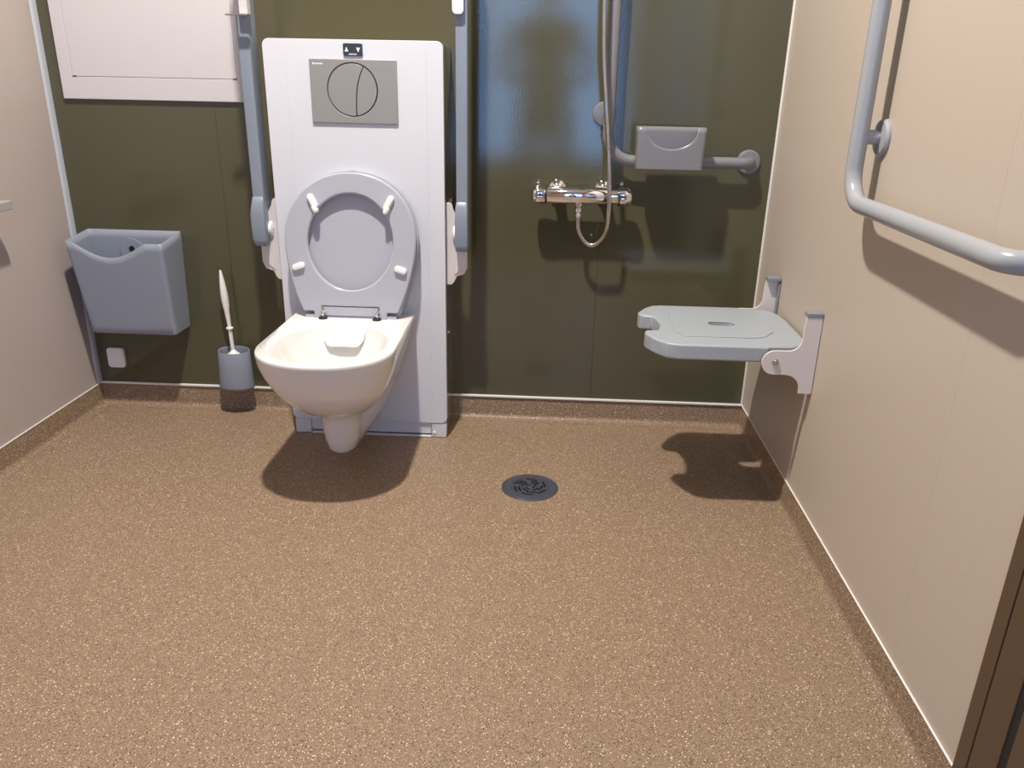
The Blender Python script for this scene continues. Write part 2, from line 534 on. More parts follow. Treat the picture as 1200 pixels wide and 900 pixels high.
# ================================================================== TOILET
tcx = 0.957
RIM = 0.412
t = thing('toilet', 'wall-hung white ceramic toilet with its blue-grey seat and lid raised', 'toilet', (tcx, my, RIM))
def bowl_loop(z, wb_, wm, ym, yf, yb=my, expo=2.15):
    out = []
    for k in range(8):
        s = k/8; out.append((tcx-(wb_+(wm-wb_)*s), yb+(ym-yb)*s, z))
    for k in range(41):
        a = PI+PI*k/40
        c, s = math.cos(a), math.sin(a)
        out.append((tcx+wm*math.copysign(abs(c)**(2/expo), c), ym+(ym-yf)*(-abs(s)**(2/expo)), z))
    for k in range(1, 9):
        s = k/8; out.append((tcx+(wm+(wb_-wm)*s), ym+(yb-ym)*s, z))
    for k in range(1, 8):
        s = k/8; out.append((tcx+wb_*(1-2*s), yb, z))
    return [Vector(p) for p in out]
slices = [(0.064, .045, .012, -.425, -.445), (0.068, .052, .030, -.425, -.466), (0.080, .060, .042, -.425, -.480), (0.110, .074, .049, -.425, -.489),
          (0.150, .092, .055, -.425, -.496), (0.185, .108, .0605, -.425, -.502), (0.196, .112, .070, -.43, -.512),(0.206, .116, .088, -.44, -.534),
          (0.218, .121, .106, -.45, -.557), (0.240, .130, .126, -.465, -.583), (0.265, .139, .145, -.475, -.606), (0.295, .150, .162, -.485, -.627),
          (0.330, .160, .176, -.495, -.643), (0.360, .170, .184, -.50, -.652), (0.385, .177, .187, -.50, -.656), (0.392, .178, .1865, -.50, -.6555), (0.396, .176, .184, -.50, -.652)]
loops = [bowl_loop(z+0.016*(z-0.083)/0.313, a_, b_*(1-0.02*(z-0.083)/0.313), c_-0.03*max(0, (z-0.15)/0.246), d_-0.042*max(0, (z-0.15)/0.246)) for z, a_, b_, c_, d_ in slices]
ang = [math.atan2(p.y+0.43, p.x-tcx) for p in loops[-1]]
def inner(z, ax, yb_, yf_, e=2.2):
    cy, ay = (yb_+yf_)/2, (yb_-yf_)/2
    out = []
    for a in ang:
        c, s = math.cos(a), math.sin(a)
        k = (abs(c/ax)**e+abs(s/ay)**e)**(-1/e)
        out.append(Vector((tcx+c*k, cy+s*k, z+0.016)))
    return out
for a in ((0.3965, .160, -.300, -.674), (0.393, .151, -.307, -.664), (0.383, .146, -.310, -.656), (0.360, .142, -.316, -.646), (0.33, .132, -.338, -.600),
          (0.30, .115, -.350, -.57), (0.27, .095, -.360, -.54), (0.24, .072, -.37, -.50), (0.22, .05, -.39, -.47), (0.212, .03, -.41, -.45)):
    loops.append(inner(*a))
bm = nb()
loft(bm, loops)
obj('bowl', bm, M['ceramic'], t, smooth=60)
bm = nb()
loft(bm, [inner(z, .0715, -.371, -.499) for z in (0.238, 0.2405)])
obj('water', bm, M['water'], t)
# flush outlet tongue at the back of the bowl
bm = nb()
tx = 0.953
plate(bm, [(tx-.062, 0.0), (tx-.058, 0.052), (tx-.052, 0.062), (tx-.044, 0.072), (tx-.034, 0.0745), (tx, 0.0735), (tx+.036, 0.0745), (tx+.046, 0.070), (tx+.054, 0.058), (tx+.058, 0.050), (tx+.062, 0.0)], [], 0.006,
      basis((0, -.304, .404), (1, 0, 0), (0, -.052, -.054)) @ Matrix.Translation((0, 0, 0)))
obj('flush_outlet', bm, M['ceramic'], t, bevel=0.002)

# raised seat ring and lid
ux = Vector((1, 0, 0)); hz = Vector((tcx, -0.270, 0.418)); tv = Vector((0.010, 0.040, 0.412)).normalized()
SEAT = basis(hz, ux, tv)
def half_out(u_pts):
    return u_pts + [(-u, v) for u, v in u_pts[::-1]]
def side_curve(scale=1.0):
    pts = []
    cpts = smooth_path([(0.140, 0.014, 0), (0.158, 0.055, 0), (0.176, 0.115, 0), (0.188, 0.180, 0), (0.1905, 0.222, 0)], 5)
    pts += [(p.x, p.y) for p in cpts]
    for k in range(1, 20):
        a = PI/2*k/20
        pts.append((0.1905*math.cos(a)**(2/2.1), 0.222+0.190*math.sin(a)**(2/2.1)))
    return pts
sc = side_curve()
right_half = [(0.084, -0.010), (0.108, -0.010), (0.108, 0.014)] + sc
outer = right_half + [(0, 0.412)] + [(-u, v) for u, v in right_half[::-1]]
outer = outer + [(-0.084, 0.030), (0.084, 0.030)]
hole = ell(0, 0.216, 0.124, 0.138, 64)
bm = nb(); plate(bm, outer, [hole], 0.018, SEAT)
ring = obj('seat', bm, M['seatgrey'], t, bevel=0.005)
lid_h = [(0.132, 0.004)] + [(u*1.0, v) for u, v in sc[2:]]
lid_out = [(0.112, -0.012)] + [(0.130, -0.009), (0.142, 0.000), (0.149, 0.014)] + [(u*1.012, v) for u, v in sc[3:]]
lid_out = lid_out + [(0, 0.4145)] + [(-u, v) for u, v in lid_out[::-1]]
bm = nb(); plate(bm, lid_out, [], 0.013, basis(hz+Vector((0, 0.026, 0)), ux, tv))
lid = obj('lid', bm, M['seatgrey'], t, bevel=0.005)
# lower hinge bar of the lid seen through the notch of the seat
bm = nb(); plate(bm, rrect(-0.082, 0.082, 0.002, 0.028, 0.002, 2), [], 0.012, basis(hz+Vector((0, 0.003, 0)), ux, tv))
obj('lid_hinge_block', bm, M['seatgrey'], lid, bevel=0.0015)
obj('hinge_bar', tube(nb(), [hz+Vector((-0.135, 0.014, -0.004)), hz+Vector((0.135, 0.014, -0.004))], 0.0085), M['seatgrey'], lid, smooth=40)
def pill(bm, u, v, lu, rad, rot, h, mtx):
    """rounded pill standing proud of the seat"""
    pts = []
    for k in range(24):
        a = 2*PI*k/24
        s = lu if math.cos(a) > 0 else -lu
        x, y = s+rad*math.cos(a), rad*math.sin(a)
        pts.append((x, y))
    loops = []
    for sc_, hh in ((1, 0), (1, h*0.6), (0.85, h*0.9), (0.5, h)):
        l = []
        for x, y in pts:
            cxk = lu if x > 0 else -lu
            X, Y = cxk+(x-cxk)*sc_, y*sc_
            if sc_ == 0.5: X = X*0.9
            l.append(mtx @ Vector((u+X*math.cos(rot)-Y*math.sin(rot), v+X*math.sin(rot)+Y*math.cos(rot), hh)))
        loops.append(l)
    loft(bm, loops)
for u, v, r_, lu in ((-0.106, 0.330, R(-62), 0.013), (0.112, 0.330, R(62), 0.013), (-0.150, 0.145, R(18), 0.009), (0.148, 0.142, R(-18), 0.009)):
    bm = nb(); pill(bm, u, v, lu, 0.0095, r_, 0.011, SEAT)
    b_ = obj('seat_buffer', bm, M['whiteplastic'], t, smooth=50)
for u in (-0.104, 0.112):
    s = 1 if u > 0 else -1
    # second little foot below the top buffers
    bm = nb(); pill(bm, u-s*0.006, 0.309, 0.004, 0.0075, R(62)*s, 0.018, SEAT)
    obj('buffer_foot', bm, M['whiteplastic'], t, smooth=50)
for s in (-1, 1):
    p = hz+Vector((s*0.080, -0.006, -0.012))
    h_ = obj('hinge', lathe(nb(), [(0.013, 0), (0.013, 0.004), (0.008, 0.007)], (p.x, p.y, RIM), 'Z', 20), M['dark'], t, smooth=40)
    bm = nb(); tube(bm, smooth_path([(p.x, p.y, RIM+0.004), (p.x+0.002, p.y-0.004, RIM+0.012), (p.x-0.002, p.y-0.002, RIM+0.020), (p.x+0.006, p.y+0.004, RIM+0.027)], 4), 0.003, 10)
    obj('chrome_clip', bm, M['chrome'], h_, smooth=50)

# ================================================================== FOLD-UP SUPPORT ARMS
def support_arm(side):
    s = -1 if side == 'left' else 1
    xs = mx0 if s < 0 else mx1
    lab = ('blue-grey fold-up support arm left of the cistern casing, end lowest by the waste bin' if s < 0
           else 'blue-grey fold-up support arm right of the cistern casing, beside the shower')
    lab = lab if s > 0 else 'blue-grey fold-up support arm on the left side of the cistern casing'
    t = thing('support_arm', lab, 'grab rail', (xs, -0.12, 0.50), 'fold-up arms on both sides of the toilet')
    pts = [(0, .742), (.013, .742), (.019, .736), (.022, .722), (.034, .700), (.058, .694), (.063, .670), (.063, .552), (.054, .532), (.032, .525), (.024, .508), (.016, .499), (0, .499)]
    poly = [(xs+s*a, b) for a, b in pts]
    bm = nb(); plate(bm, poly, [], 0.004, FRONT((0, -0.166, 0)))
    obj('bracket', bm, M['bracket'], t, bevel=0.0015)
    bm = nb(); box(bm, *sorted((xs+s*0.0005, xs+s*0.004)), -0.166, -0.05, 0.501, 0.74)
    obj('bracket_flange', bm, M['bracket'], t, bevel=0.0015)
    bm = nb()
    y0 = -0.1195
    plate(bm, [(xs+s*0.024, .528), (xs+s*0.060, .556), (xs+s*0.060, .62), (xs+s*0.024, .62)], [], 0.006, FRONT((0, -0.169, 0)))
    obj('bracket_rib', bm, M['bracket'], t, bevel=0.002)
    xc = xs+s*0.050
    # arm tube: rounded box section running up out of sight
    bm = nb()
    prof = rrect(xc-0.0165, xc+0.0165, -0.190, -0.128, 0.004, 3)
    loft(bm, [[(x, y, z) for x, y in prof] for z in (0.735, 1.52)])
    arm = obj('arm', bm, M['rail'] if False else M['grey2'], t, smooth=40)
    # end cover around the joint, bulging to the outside
    bm = nb()
    lo = []
    for z, w, yf in ((0.606, 0.0175, -0.197), (0.608, 0.019, -0.199), (0.625, 0.0195, -0.202), (0.66, 0.020, -0.204), (0.70, 0.0195, -0.204), (0.73, 0.0185, -0.200), (0.745, 0.0170, -0.193), (0.748, 0.0155, -0.190)):
        yb = -0.124 if z < 0.7 else -0.126
        lo.append([(x, y, z) for x, y in rrect(xc-w-(0.004 if s < 0 and 0.62 < z < 0.73 else 0), xc+w-0.002, yf, yb, 0.004, 3)])
    loft(bm, lo)
    obj('joint_cover', bm, M['grey2'], t, smooth=40)
    bm = nb(); lathe(bm, [(0.021, 0.0), (0.023, 0.002), (0.023, 0.010), (0.018, 0.0125)] if s < 0 else [(0.021, 0.0), (0.023, -0.002), (0.023, -0.010), (0.018, -0.0125)], (xc-s*0.017, -0.160, 0.652), 'X', 28)
    dsc = obj('pivot_disc', bm, M['whiteplastic'], t, smooth=40)
    bm = nb(); box(bm, *sorted((xc-s*0.0290, xc-s*0.0305)), -0.168, -0.152, 0.6505, 0.6535)
    obj('screw_slot', bm, M['dark'], dsc)
    return t, xc
M['grey2'] = mat('blue_grey_arm_coating', (0.225, 0.265, 0.325), 0.36)
tl, xl = support_arm('left')
tr, xr = support_arm('right')
# pale arm pads hanging in front of the tubes, ends just in frame
bm = nb(); plate(bm, rrect(1.2565, 1.2865, 1.238, 1.50, 0.011, 5), [], 0.014, FRONT((0, -0.206, 0)))
pd = obj('arm_pad', bm, M['trim'], tr, bevel=0.004)
bm = nb(); box(bm, 0.688, 0.712, -0.2150, -0.1915, 1.228, 1.50)
obj('arm_pad', bm, M['cream'], tl, bevel=0.002)
rh = thing('toilet_roll_holder', 'thin bent metal roll holder at the top of the left support arm', 'roll holder', (0.69, -0.22, 1.22))
bm = nb(); box(bm, 0.656, 0.716, -0.232, -0.217, 1.2235, 1.2275)
obj('shelf', bm, M['steel'], rh, bevel=0.001)
obj('back_strip', box(nb(), 0.680, 0.686, -0.220, -0.2165, 1.2275, 1.50), M['steel'], rh, bevel=0.001)

# ================================================================== CABINET
t = thing('wall_cabinet', 'white recessed cabinet high on the olive wall at the left', 'cabinet', (0.33, 0, 1.0))
bm = nb()
plate(bm, [(0.046, 1.001), (0.613, 1.001), (0.613, 1.60), (0.046, 1.60)], [[(0.0835, 1.0645), (0.5875, 1.0645), (0.5875, 1.56), (0.0835, 1.56)]], 0.0095, FRONT((0, -0.010, 0)))
obj('frame', bm, M['cream'], t, bevel=0.0015)
dr = obj('cabinet_door', box(nb(), 0.0845, 0.5865, -0.0095, -0.003, 1.0658, 1.558), M['cream'], t, bevel=0.0008)
obj('cabinet_back', box(nb(), 0.083, 0.588, -0.0025, -0.0005, 1.064, 1.56), M['dark'], t)
for x in (0.0905, 0.581):
    obj('hinge_pin', box(nb(), x-0.006, x+0.006, -0.0112, -0.009, 1.0645, 1.0675), M['dark'], dr)

# ================================================================== WASTE BIN
t = thing('waste_bin', 'open blue-grey plastic waste bin with scooped front hung on the olive wall', 'bin', (0.2, 0, 0.3))
def bin_loops():
    n_side = 14
    def ring(z, x0, x1, yf, r=0.012):
        pts = []
        # start back-right, go along back to left, down left side, front, right side
        pts += [(x1-(x1-x0)*k/20, -0.002) for k in range(20)]
        pts += [(x0, -0.002+(yf+r+0.002)*k/6) for k in range(6)]
        pts += [(x0+r-r*math.cos(PI/2*k/6), yf+r-r*math.sin(PI/2*k/6)) for k in range(6)]
        pts += [(x0+r+(x1-x0-2*r)*k/40, yf) for k in range(40)]
        pts += [(x1-r+r*math.sin(PI/2*k/6), yf+r-r*math.cos(PI/2*k/6)) for k in range(6)]
        pts += [(x1, yf+r+(-0.002-yf-r)*k/6) for k in range(7)]
        return pts[:-1]
    top = ring(0, 0.046, 0.352, -0.146, 0.010)
    bot = ring(0, 0.064, 0.343, -0.108, 0.014)
    zs = []
    for x, y in top:
        z = 0.607+(y/0.146)*0.017
        u = (x-0.052)/(0.300)
        if y < -0.13 and 0.06 < u < 0.90:
            # scoop: deepest left of centre, steeper at right end
            if u < 0.42: q = math.sin((u-0.06)/(0.36)*PI/2)
            else: q = max(0.0, math.cos((u-0.42)/(0.40)*PI/2)) if u < 0.82 else 0.0
            z -= 0.048*q
        zs.append(z)
    lo = []
    for k in range(13):
        s = k/12
        l = []
        for (a, b, z) in zip(bot, top, zs):
            zz = 0.292+(z-0.292)*s
            h = (zz-0.292)/(0.607-0.292)
            l.append(Vector((a[0]+(b[0]-a[0])*h, a[1]+(b[1]-a[1])*h, zz)))
        lo.append(l)
    base = [Vector((0.2035+(p.x-0.2035)*0.97, -0.055+(p.y+0.055)*0.95, 0.289)) for p in lo[0]]
    return [base]+lo
bm = nb(); loft(bm, bin_loops(), True, False)
bb = obj('body', bm, M['grey'], t, smooth=45, solid=0.003)
bm = nb(); plate(bm, [(0.148, 0.49), (0.222, 0.49), (0.236, 0.520), (0.230, 0.552), (0.216, 0.570), (0.198, 0.580), (0.180, 0.582), (0.164, 0.574), (0.154, 0.558), (0.148, 0.552)], [], 0.003, FRONT((0, -0.0125, 0)))
mt = obj('mounting_plate', bm, M['grey'], t, bevel=0.0012)
obj('screw', lathe(nb(), [(0.009, 0.0), (0.009, -0.002), (0.006, -0.003), (0.0055, -0.001)], (0.188, -0.0125, 0.548), 'Y', 20), M['dark'], mt, smooth=40)

# socket cover
t = thing('blank_cover', 'small white rounded cover plate on the olive wall beneath the waste bin', 'cover plate', (0.073, 0, 0.17))
bm = nb(); plate(bm, rrect(0.044, 0.102, 0.136, 0.205, 0.010), [], 0.012, FRONT((0, -0.0125, 0)))
obj('cover', bm, M['whiteplastic'], t, bevel=0.004)
bm = nb(); plate(bm, rrect(0.046, 0.100, 0.138, 0.203, 0.008), [], 0.001, FRONT((0, -0.0136, 0)))
obj('face', bm, M['whiteplastic'], t)

# ================================================================== BRUSH HOLDER + BRUSH
bx, by = 0.500, -0.045
t = thing('brush_holder', 'blue-grey tapered cup holder low on the olive wall beside the toilet', 'brush holder', (bx, 0, 0.1))
bm = nb()
lo = []
def cup(z, r, tilt=0.0):
    return [Vector((bx+r*math.cos(2*PI*k/40), by+r*0.68*math.sin(2*PI*k/40), z+tilt*(math.sin(2*PI*k/40)*r/0.05))) for k in range(40)]
for z, r, tt in ((0.093, 0.054, 0), (0.095, 0.0575, 0), (0.101, 0.059, 0), (0.165, 0.0555, 0.001), (0.223, 0.0525, 0.003), (0.225, 0.0515, 0.003), (0.224, 0.0495, 0.003), (0.165, 0.052, 0.001), (0.105, 0.054, 0), (0.101, 0.05, 0)):
    lo.append(cup(z, r, tt))
loft(bm, lo)
obj('cup', bm, M['grey'], t, smooth=50)
obj('wall_plate', box(nb(), bx-0.025, bx+0.025, -0.010, -0.0005, 0.12, 0.215), M['grey'], t, bevel=0.003)
t = thing('toilet_brush', 'white toilet brush standing upright in its blue-grey cup', 'brush', (0.4985, by, 0.112))
path = smooth_path([(0.4985, by, 0.19), (0.494, -0.043, 0.300), (0.489, -0.041, 0.370), (0.4825, -0.040, 0.492)], 10)
def rad(z):
    z += 0.005
    if z < 0.32: return 0.0062
    if z < 0.37: return 0.0062+0.003*(z-0.32)/0.05
    q = (z-0.37)/(0.4975-0.37)
    return 0.0032+0.0085*math.sin(PI*min(1, 0.30+q*0.70))
bm = nb(); tube(bm, path, [rad(p.z) for p in path], 16)
obj('handle', bm, M['whiteplastic'], t, smooth=60)
obj('collar', lathe(nb(), [(0.006, -0.004), (0.0115, -0.002), (0.0115, 0.002), (0.006, 0.004)], (0.494, -0.043, 0.300), 'Z', 20), M['whiteplastic'], t, smooth=40)
obj('lid_disc', lathe(nb(), [(0.006, 0.014), (0.014, 0.004), (0.020, 0.0), (0.020, -0.006)], (0.4985, by, 0.212), 'Z', 24), M['whiteplastic'], t, smooth=40)
bm = nb()
for k in range(9):
    for j in range(14):
        a = 2*PI*j/14+k*0.3; z = 0.125+k*0.009
        c = Vector((0.4985, by, z))
        dv = Vector((math.cos(a), math.sin(a), 0))
        p = [c+dv*0.005, c+dv*0.026]
        tube(bm, p, 0.0012, 4)
tube(bm, [(0.4985, by, 0.112), (0.4985, by, 0.205)], 0.006, 8)
o = obj('bristles', bm, M['whiteplastic'], t); o['kind'] = 'stuff'

# ================================================================== FLOOR DRAIN
dx, dy, dr_ = 1.504, -0.498, 0.0805
t = thing('floor_drain', 'round dark grey metal floor drain with slotted grate in the speckled floor', 'drain', (dx, dy, 0))
obj('drain_ring', lathe(nb(), [(0.0535, 0.0003), (0.0535, 0.0030), (0.058, 0.0036), (0.074, 0.0030), (dr_, 0.0008), (dr_, 0.0003)], (dx, dy, 0), 'Z', 56, cap=False), M['drain'], t, smooth=40)
obj('drain_well', lathe(nb(), [(0.0535, 0.0003), (0.0535, 0.0009)], (dx, dy, 0), 'Z', 40), M['black'], t)
holes = []
for rin, rout, cnt, ph in ((0.0405, 0.0475, 6, 0.0), (0.029, 0.0365, 5, 0.5), (0.018, 0.0255, 4, 0.2), (0.0085, 0.0145, 3, 0.6)):
    for k in range(cnt):
        a0 = 2*PI*(k+ph)/cnt; a1 = a0+2*PI/cnt*0.72
        # spiral slots
        lo_ = []
        for j in range(9):
            a = a0+(a1-a0)*j/8; lo_.append(((rin-0.002+0.004*j/8)*math.cos(a), (rin-0.002+0.004*j/8)*math.sin(a)))
        for j in range(8, -1, -1):
            a = a0+(a1-a0)*j/8; lo_.append(((rout-0.002+0.004*j/8)*math.cos(a), (rout-0.002+0.004*j/8)*math.sin(a)))
        holes.append(lo_)
bm = nb(); plate(bm, ell(0, 0, 0.0525, 0.0525, 56), holes, 0.0014, TOP((dx, dy, 0.0026)))
gr = obj('grate', bm, M['drain'], t)
obj('grate_knob', lathe(nb(), [(0.005, 0.0026), (0.005, 0.004), (0.003, 0.005)], (dx, dy, 0), 'Z', 16), M['steel'], gr, smooth=40)
for a in (R(176), R(-58)):
    obj('screw', lathe(nb(), [(0.0035, 0.003), (0.0035, 0.0044), (0.002, 0.005)], (dx+0.067*math.cos(a), dy+0.067*math.sin(a), 0), 'Z', 12), M['steel'], t, smooth=40)

# ================================================================== SHOWER MIXER + HOSE
t = thing('shower_mixer', 'chrome bar shower mixer tap on the olive wall', 'tap', (1.625, 0, 0.76))
yv, zv = -0.070, 0.760
bm = nb(); lathe(bm, [(0.0240, 1.521), (0.0250, 1.523), (0.0250, 1.700), (0.0240, 1.702)], (0, yv, zv), 'X', 40)
obj('body', bm, M['chrome'], t, smooth=40)
def knob(bm, x0, x1, s):
    # rounded handle with shallow grip facets
    lo = []
    prof = [(0.0, 0.0255), (0.15, 0.0272), (0.55, 0.0275), (0.8, 0.0255), (0.93, 0.020), (1.0, 0.012)]
    for q, r in prof:
        lo.append([Vector((x0+(x1-x0)*q, yv+(r*(1-0.05*(math.cos(6*a) > 0.6)))*math.cos(a), zv+(r*(1-0.05*(math.cos(6*a) > 0.6)))*math.sin(a))) for a in [2*PI*k/48 for k in range(48)]])
    loft(bm, lo)
bm = nb(); knob(bm, 1.5185, 1.474, -1); kn = obj('temperature_knob', bm, M['chrome'], t, smooth=35)
obj('stop_button', lathe(nb(), [(0.005, 0.022), (0.005, 0.029), (0.003, 0.0305)], (1.497, yv, zv), 'Z', 16), M['chrome'], kn, smooth=40)
bm = nb(); knob(bm, 1.7325, 1.777, 1); obj('flow_knob', bm, M['chrome'], t, smooth=35)
obj('collar', lathe(nb(), [(0.0228, 1.703), (0.0228, 1.7315)], (0, yv, zv), 'X', 36), M['chrome'], t, smooth=40)
obj('grip_band', lathe(nb(), [(0.0277, 1.7345), (0.0277, 1.739)], (0, yv, zv), 'X', 36), M['dark'], t, smooth=40)
obj('grip_band', lathe(nb(), [(0.0262, 1.5165), (0.0262, 1.5205)], (0, yv, zv), 'X', 36), M['dark'], t, smooth=40)
for x in (1.553, 1.693):
    bm = nb(); lathe(bm, [(0.034, -0.0005), (0.034, -0.004), (0.026, -0.018), (0.017, -0.022), (0.015, -0.050)], (x, 0, zv+0.012), 'Y', 36)
    obj('wall_union', bm, M['chrome'], t, smooth=35)
bm = nb(); lathe(bm, [(0.012, -0.022), (0.012, -0.028), (0.008, -0.029), (0.008, -0.034), (0.011, -0.036), (0.011, -0.046), (0.008, -0.052)], (1.618, yv, zv), 'Z', 24)
obj('outlet', bm, M['chrome'], t, smooth=35)
hp = smooth_path([(1.618, -0.070, 0.707), (1.618, -0.070, 0.690), (1.622, -0.068, 0.655), (1.640, -0.068, 0.624), (1.664, -0.070, 0.612), (1.688, -0.076, 0.628), (1.704, -0.092, 0.665),
                  (1.7065, -0.1075, 0.73), (1.7035, -0.108, 0.80), (1.695, -0.106, 0.90), (1.681, -0.104, 1.02), (1.667, -0.10, 1.15), (1.660, -0.10, 1.29), (1.656, -0.10, 1.45), (1.655, -0.10, 1.60)], 8)
hs = thing('shower_hose', 'slim metal shower hose looping below the chrome mixer', 'hose', (1.618, -0.07, 0.72))
obj('hose', tube(nb(), hp, 0.0070, 16), M['steel'], hs, smooth=60)
obj('hose_nut', lathe(nb(), [(0.0075, -0.066), (0.0098, -0.062), (0.0098, -0.054), (0.0088, -0.0525)], (1.618, yv, zv), 'Z', 16), M['chrome'], hs, smooth=35)
bm = nb()   # spiral winding ribs, seen near the top
for k in range(int(0.68/0.0045)):
    z = 0.80+k*0.0045*1.0
    # find path point
    best = min(hp[40:], key=lambda p: abs(p.z-z))
    i = hp.index(best)
    j = min(max(i, 1), len(hp)-2)
    a, b = (hp[j-1], hp[j]) if hp[j].z >= z else (hp[j], hp[j+1])
    q = 0 if abs(b.z-a.z) < 1e-6 else (z-a.z)/(b.z-a.z)
    c = a.lerp(b, max(0, min(1, q)))
    lathe(bm, [(0.0068, -0.0009), (0.0077, 0), (0.0068, 0.0009)], (c.x, c.y, z), 'Z', 12, cap=False)
o = obj('hose_winding', bm, M['steel'], hs, smooth=60); o['kind'] = 'stuff'

# ================================================================== GRAB RAILS
def flange(name, c, axis, sign, m, t, r=0.0355):
    bm = nb()
    lathe(bm, [(r, sign*0.0005), (r, sign*0.005), (r-0.004, sign*0.0095), (0.020, sign*0.0115)], c, axis, 40)
    return obj(name, bm, m, t, smooth=35)
t = thing('grab_rail', 'angled grey grab rail on the olive wall behind the shower hose', 'grab rail', (1.695, 0, 0.863))
yb = -0.052
bm = nb()
tube(bm, fillet([(1.695, -0.002, 1.60), (1.695, yb, 1.60), (1.695, yb, 0.863), (2.122, yb, 0.863), (2.122, -0.002, 0.863)], [0.035, 0.075, 0.035], 12), 0.0165, 24)
obj('tube', bm, M['railback'], t, smooth=60)
flange('wall_flange', (2.122, 0, 0.863), 'Y', -1, M['railback'], t)
flange('wall_flange', (1.695, 0, 1.60), 'Y', -1, M['railback'], t)
fl_ = flange('wall_flange', (1.684, 0, 0.990), 'Y', -1, M['railback'], t)
obj('stub', tube(nb(), [(1.690, -0.008, 0.990), (1.695, yb+0.004, 0.990)], 0.013), M['railback'], t, smooth=60)

t = thing('soap_basket', 'grey plastic caddy with scooped front hooked on the angled rail', 'basket', (1.87, yb, 0.85))
def basket():
    x0, x1, y0, y1 = 1.772, 1.968, -0.136, -0.074
    r = 0.010
    pts = []
    pts += [(x1-(x1-x0)*k/16, y1) for k in range(16)]
    pts += [(x0, y1+(y0+r-y1)*k/4) for k in range(4)]
    pts += [(x0+r-r*math.cos(PI/2*k/5), y0+r-r*math.sin(PI/2*k/5)) for k in range(5)]
    pts += [(x0+r+(x1-x0-2*r)*k/48, y0) for k in range(48)]
    pts += [(x1-r+r*math.sin(PI/2*k/5), y0+r-r*math.cos(PI/2*k/5)) for k in range(5)]
    pts += [(x1, y0+r+(y1-y0-r)*k/4) for k in range(4)]
    zs = []
    for x, y in pts:
        z = 0.962
        if y < y0+0.002:
            u = (x-1.871)/0.072
            if abs(u) < 1: z -= 0.058*math.sqrt(1-u*u)**0.9
        zs.append(z)
    lo = []
    for k in range(9):
        s = k/8
        l = []
        for (x, y), z in zip(pts, zs):
            zz = 0.848+(z-0.848)*s
            h = (zz-0.848)/0.114
            l.append(Vector((1.87+(x-1.87)*(0.965+0.035*h), -0.105+(y+0.105)*(0.93+0.07*h), zz)))
        lo.append(l)
    return lo
bm = nb(); loft(bm, basket(), True, False)
obj('body', bm, M['railback'], t, smooth=45, solid=0.003)
for x in (1.800, 1.925):
    bm = nb()
    tube(bm, [(x, yb+0.0185*math.cos(a), 0.863+0.0185*math.sin(a)) for a in [PI*1.15-PI*1.1*k/12 for k in range(13)]], 0.002, 8)
    obj('hook', bm, M['railback'], t, smooth=60)

t = thing('grab_rail', 'large pale grey angled grab rail on the beige wall at the right', 'grab rail', (2.15, -0.79, 0.855))
xb = 2.150
bm = nb()
tube(bm, fillet([(2.198, -0.79, 1.66), (xb, -0.79, 1.66), (xb, -0.79, 0.855), (xb, -1.408, 0.855), (2.198, -1.408, 0.855)], [0.035, 0.070, 0.035], 14), 0.0170, 28)
obj('tube', bm, M['rail'], t, smooth=60)
flange('wall_flange', (2.2, -0.785, 0.981), 'X', -1, M['railflange'] if 'railflange' in M else M['rail'], t, 0.037)
flange('wall_flange', (2.2, -0.79, 1.66), 'X', -1, M['rail'], t)
flange('wall_flange', (2.2, -1.408, 0.855), 'X', -1, M['rail'], t)
obj('stub', tube(nb(), [(xb, -0.787, 0.981), (2.19, -0.785, 0.981)], 0.0145, 24), M['rail'], t, smooth=60)

# ================================================================== SHOWER SEAT
ys0, ys1, zt = -0.608, -0.234, 0.475
yc = (ys0+ys1)/2
t = thing('folding_seat', 'fold-down pale blue-grey shower seat on the beige wall', 'seat', (2.2, yc, 0.45))
hw = (ys1-ys0)/2
half = [(1.826, 0.066), (1.819, 0.064), (1.797, 0.070), (1.790, 0.084), (1.791, 0.104), (1.812, 0.148), (1.836, 0.178), (1.862, hw), (2.085, hw), (2.088, hw-0.009), (2.150, hw-0.011), (2.176, hw-0.030), (2.189, hw-0.070), (2.193, hw-0.12)]
notch = [(1.826+0.012*(1-(k/5)**2), 0.062*k/5) for k in range(0, 5)]   # rounded hygiene cut-out
upper = [(x, yc+d) for x, d in notch+half[0:1]+half[2:]]
lower = [(x, 2*yc-y) for x, y in upper[::-1]]
outline = upper + lower[:-1]
def sc_outline(s, z, dx_=0.0):
    cxo, cyo = 1.99, yc
    return [Vector((cxo+(x-cxo)*s, cyo+(y-cyo)*s, z)) for x, y in outline]
slot = rrect(1.969, 2.037, yc-0.016, yc+0.020, 0.015, 6)
bm = nb()
plate(bm, outline, [slot], 0.040, TOP((0, 0, zt-0.001)))
st = obj('seat', bm, M['coolgrey'], t, bevel=0.010, segs=4)
# shallow raised pad on the top face
def inset(x0, x1, w, n=3):
    return rrect(x0, x1, yc-w, yc+w, 0.03, 6)
bm = nb()
o2 = [(1.885, yc-0.118), (1.872, yc-0.085), (1.868, yc), (1.872, yc+0.085), (1.885, yc+0.118), (2.06, yc+0.118), (2.095, yc+0.105), (2.125, yc+0.06), (2.135, yc), (2.125, yc-0.06), (2.095, yc-0.105), (2.06, yc-0.118)]
plate(bm, o2, [slot], 0.0030, TOP((0, 0, zt+0.0018)))
obj('raised_pad', bm, M['coolgrey'], st, bevel=0.0016, segs=3)
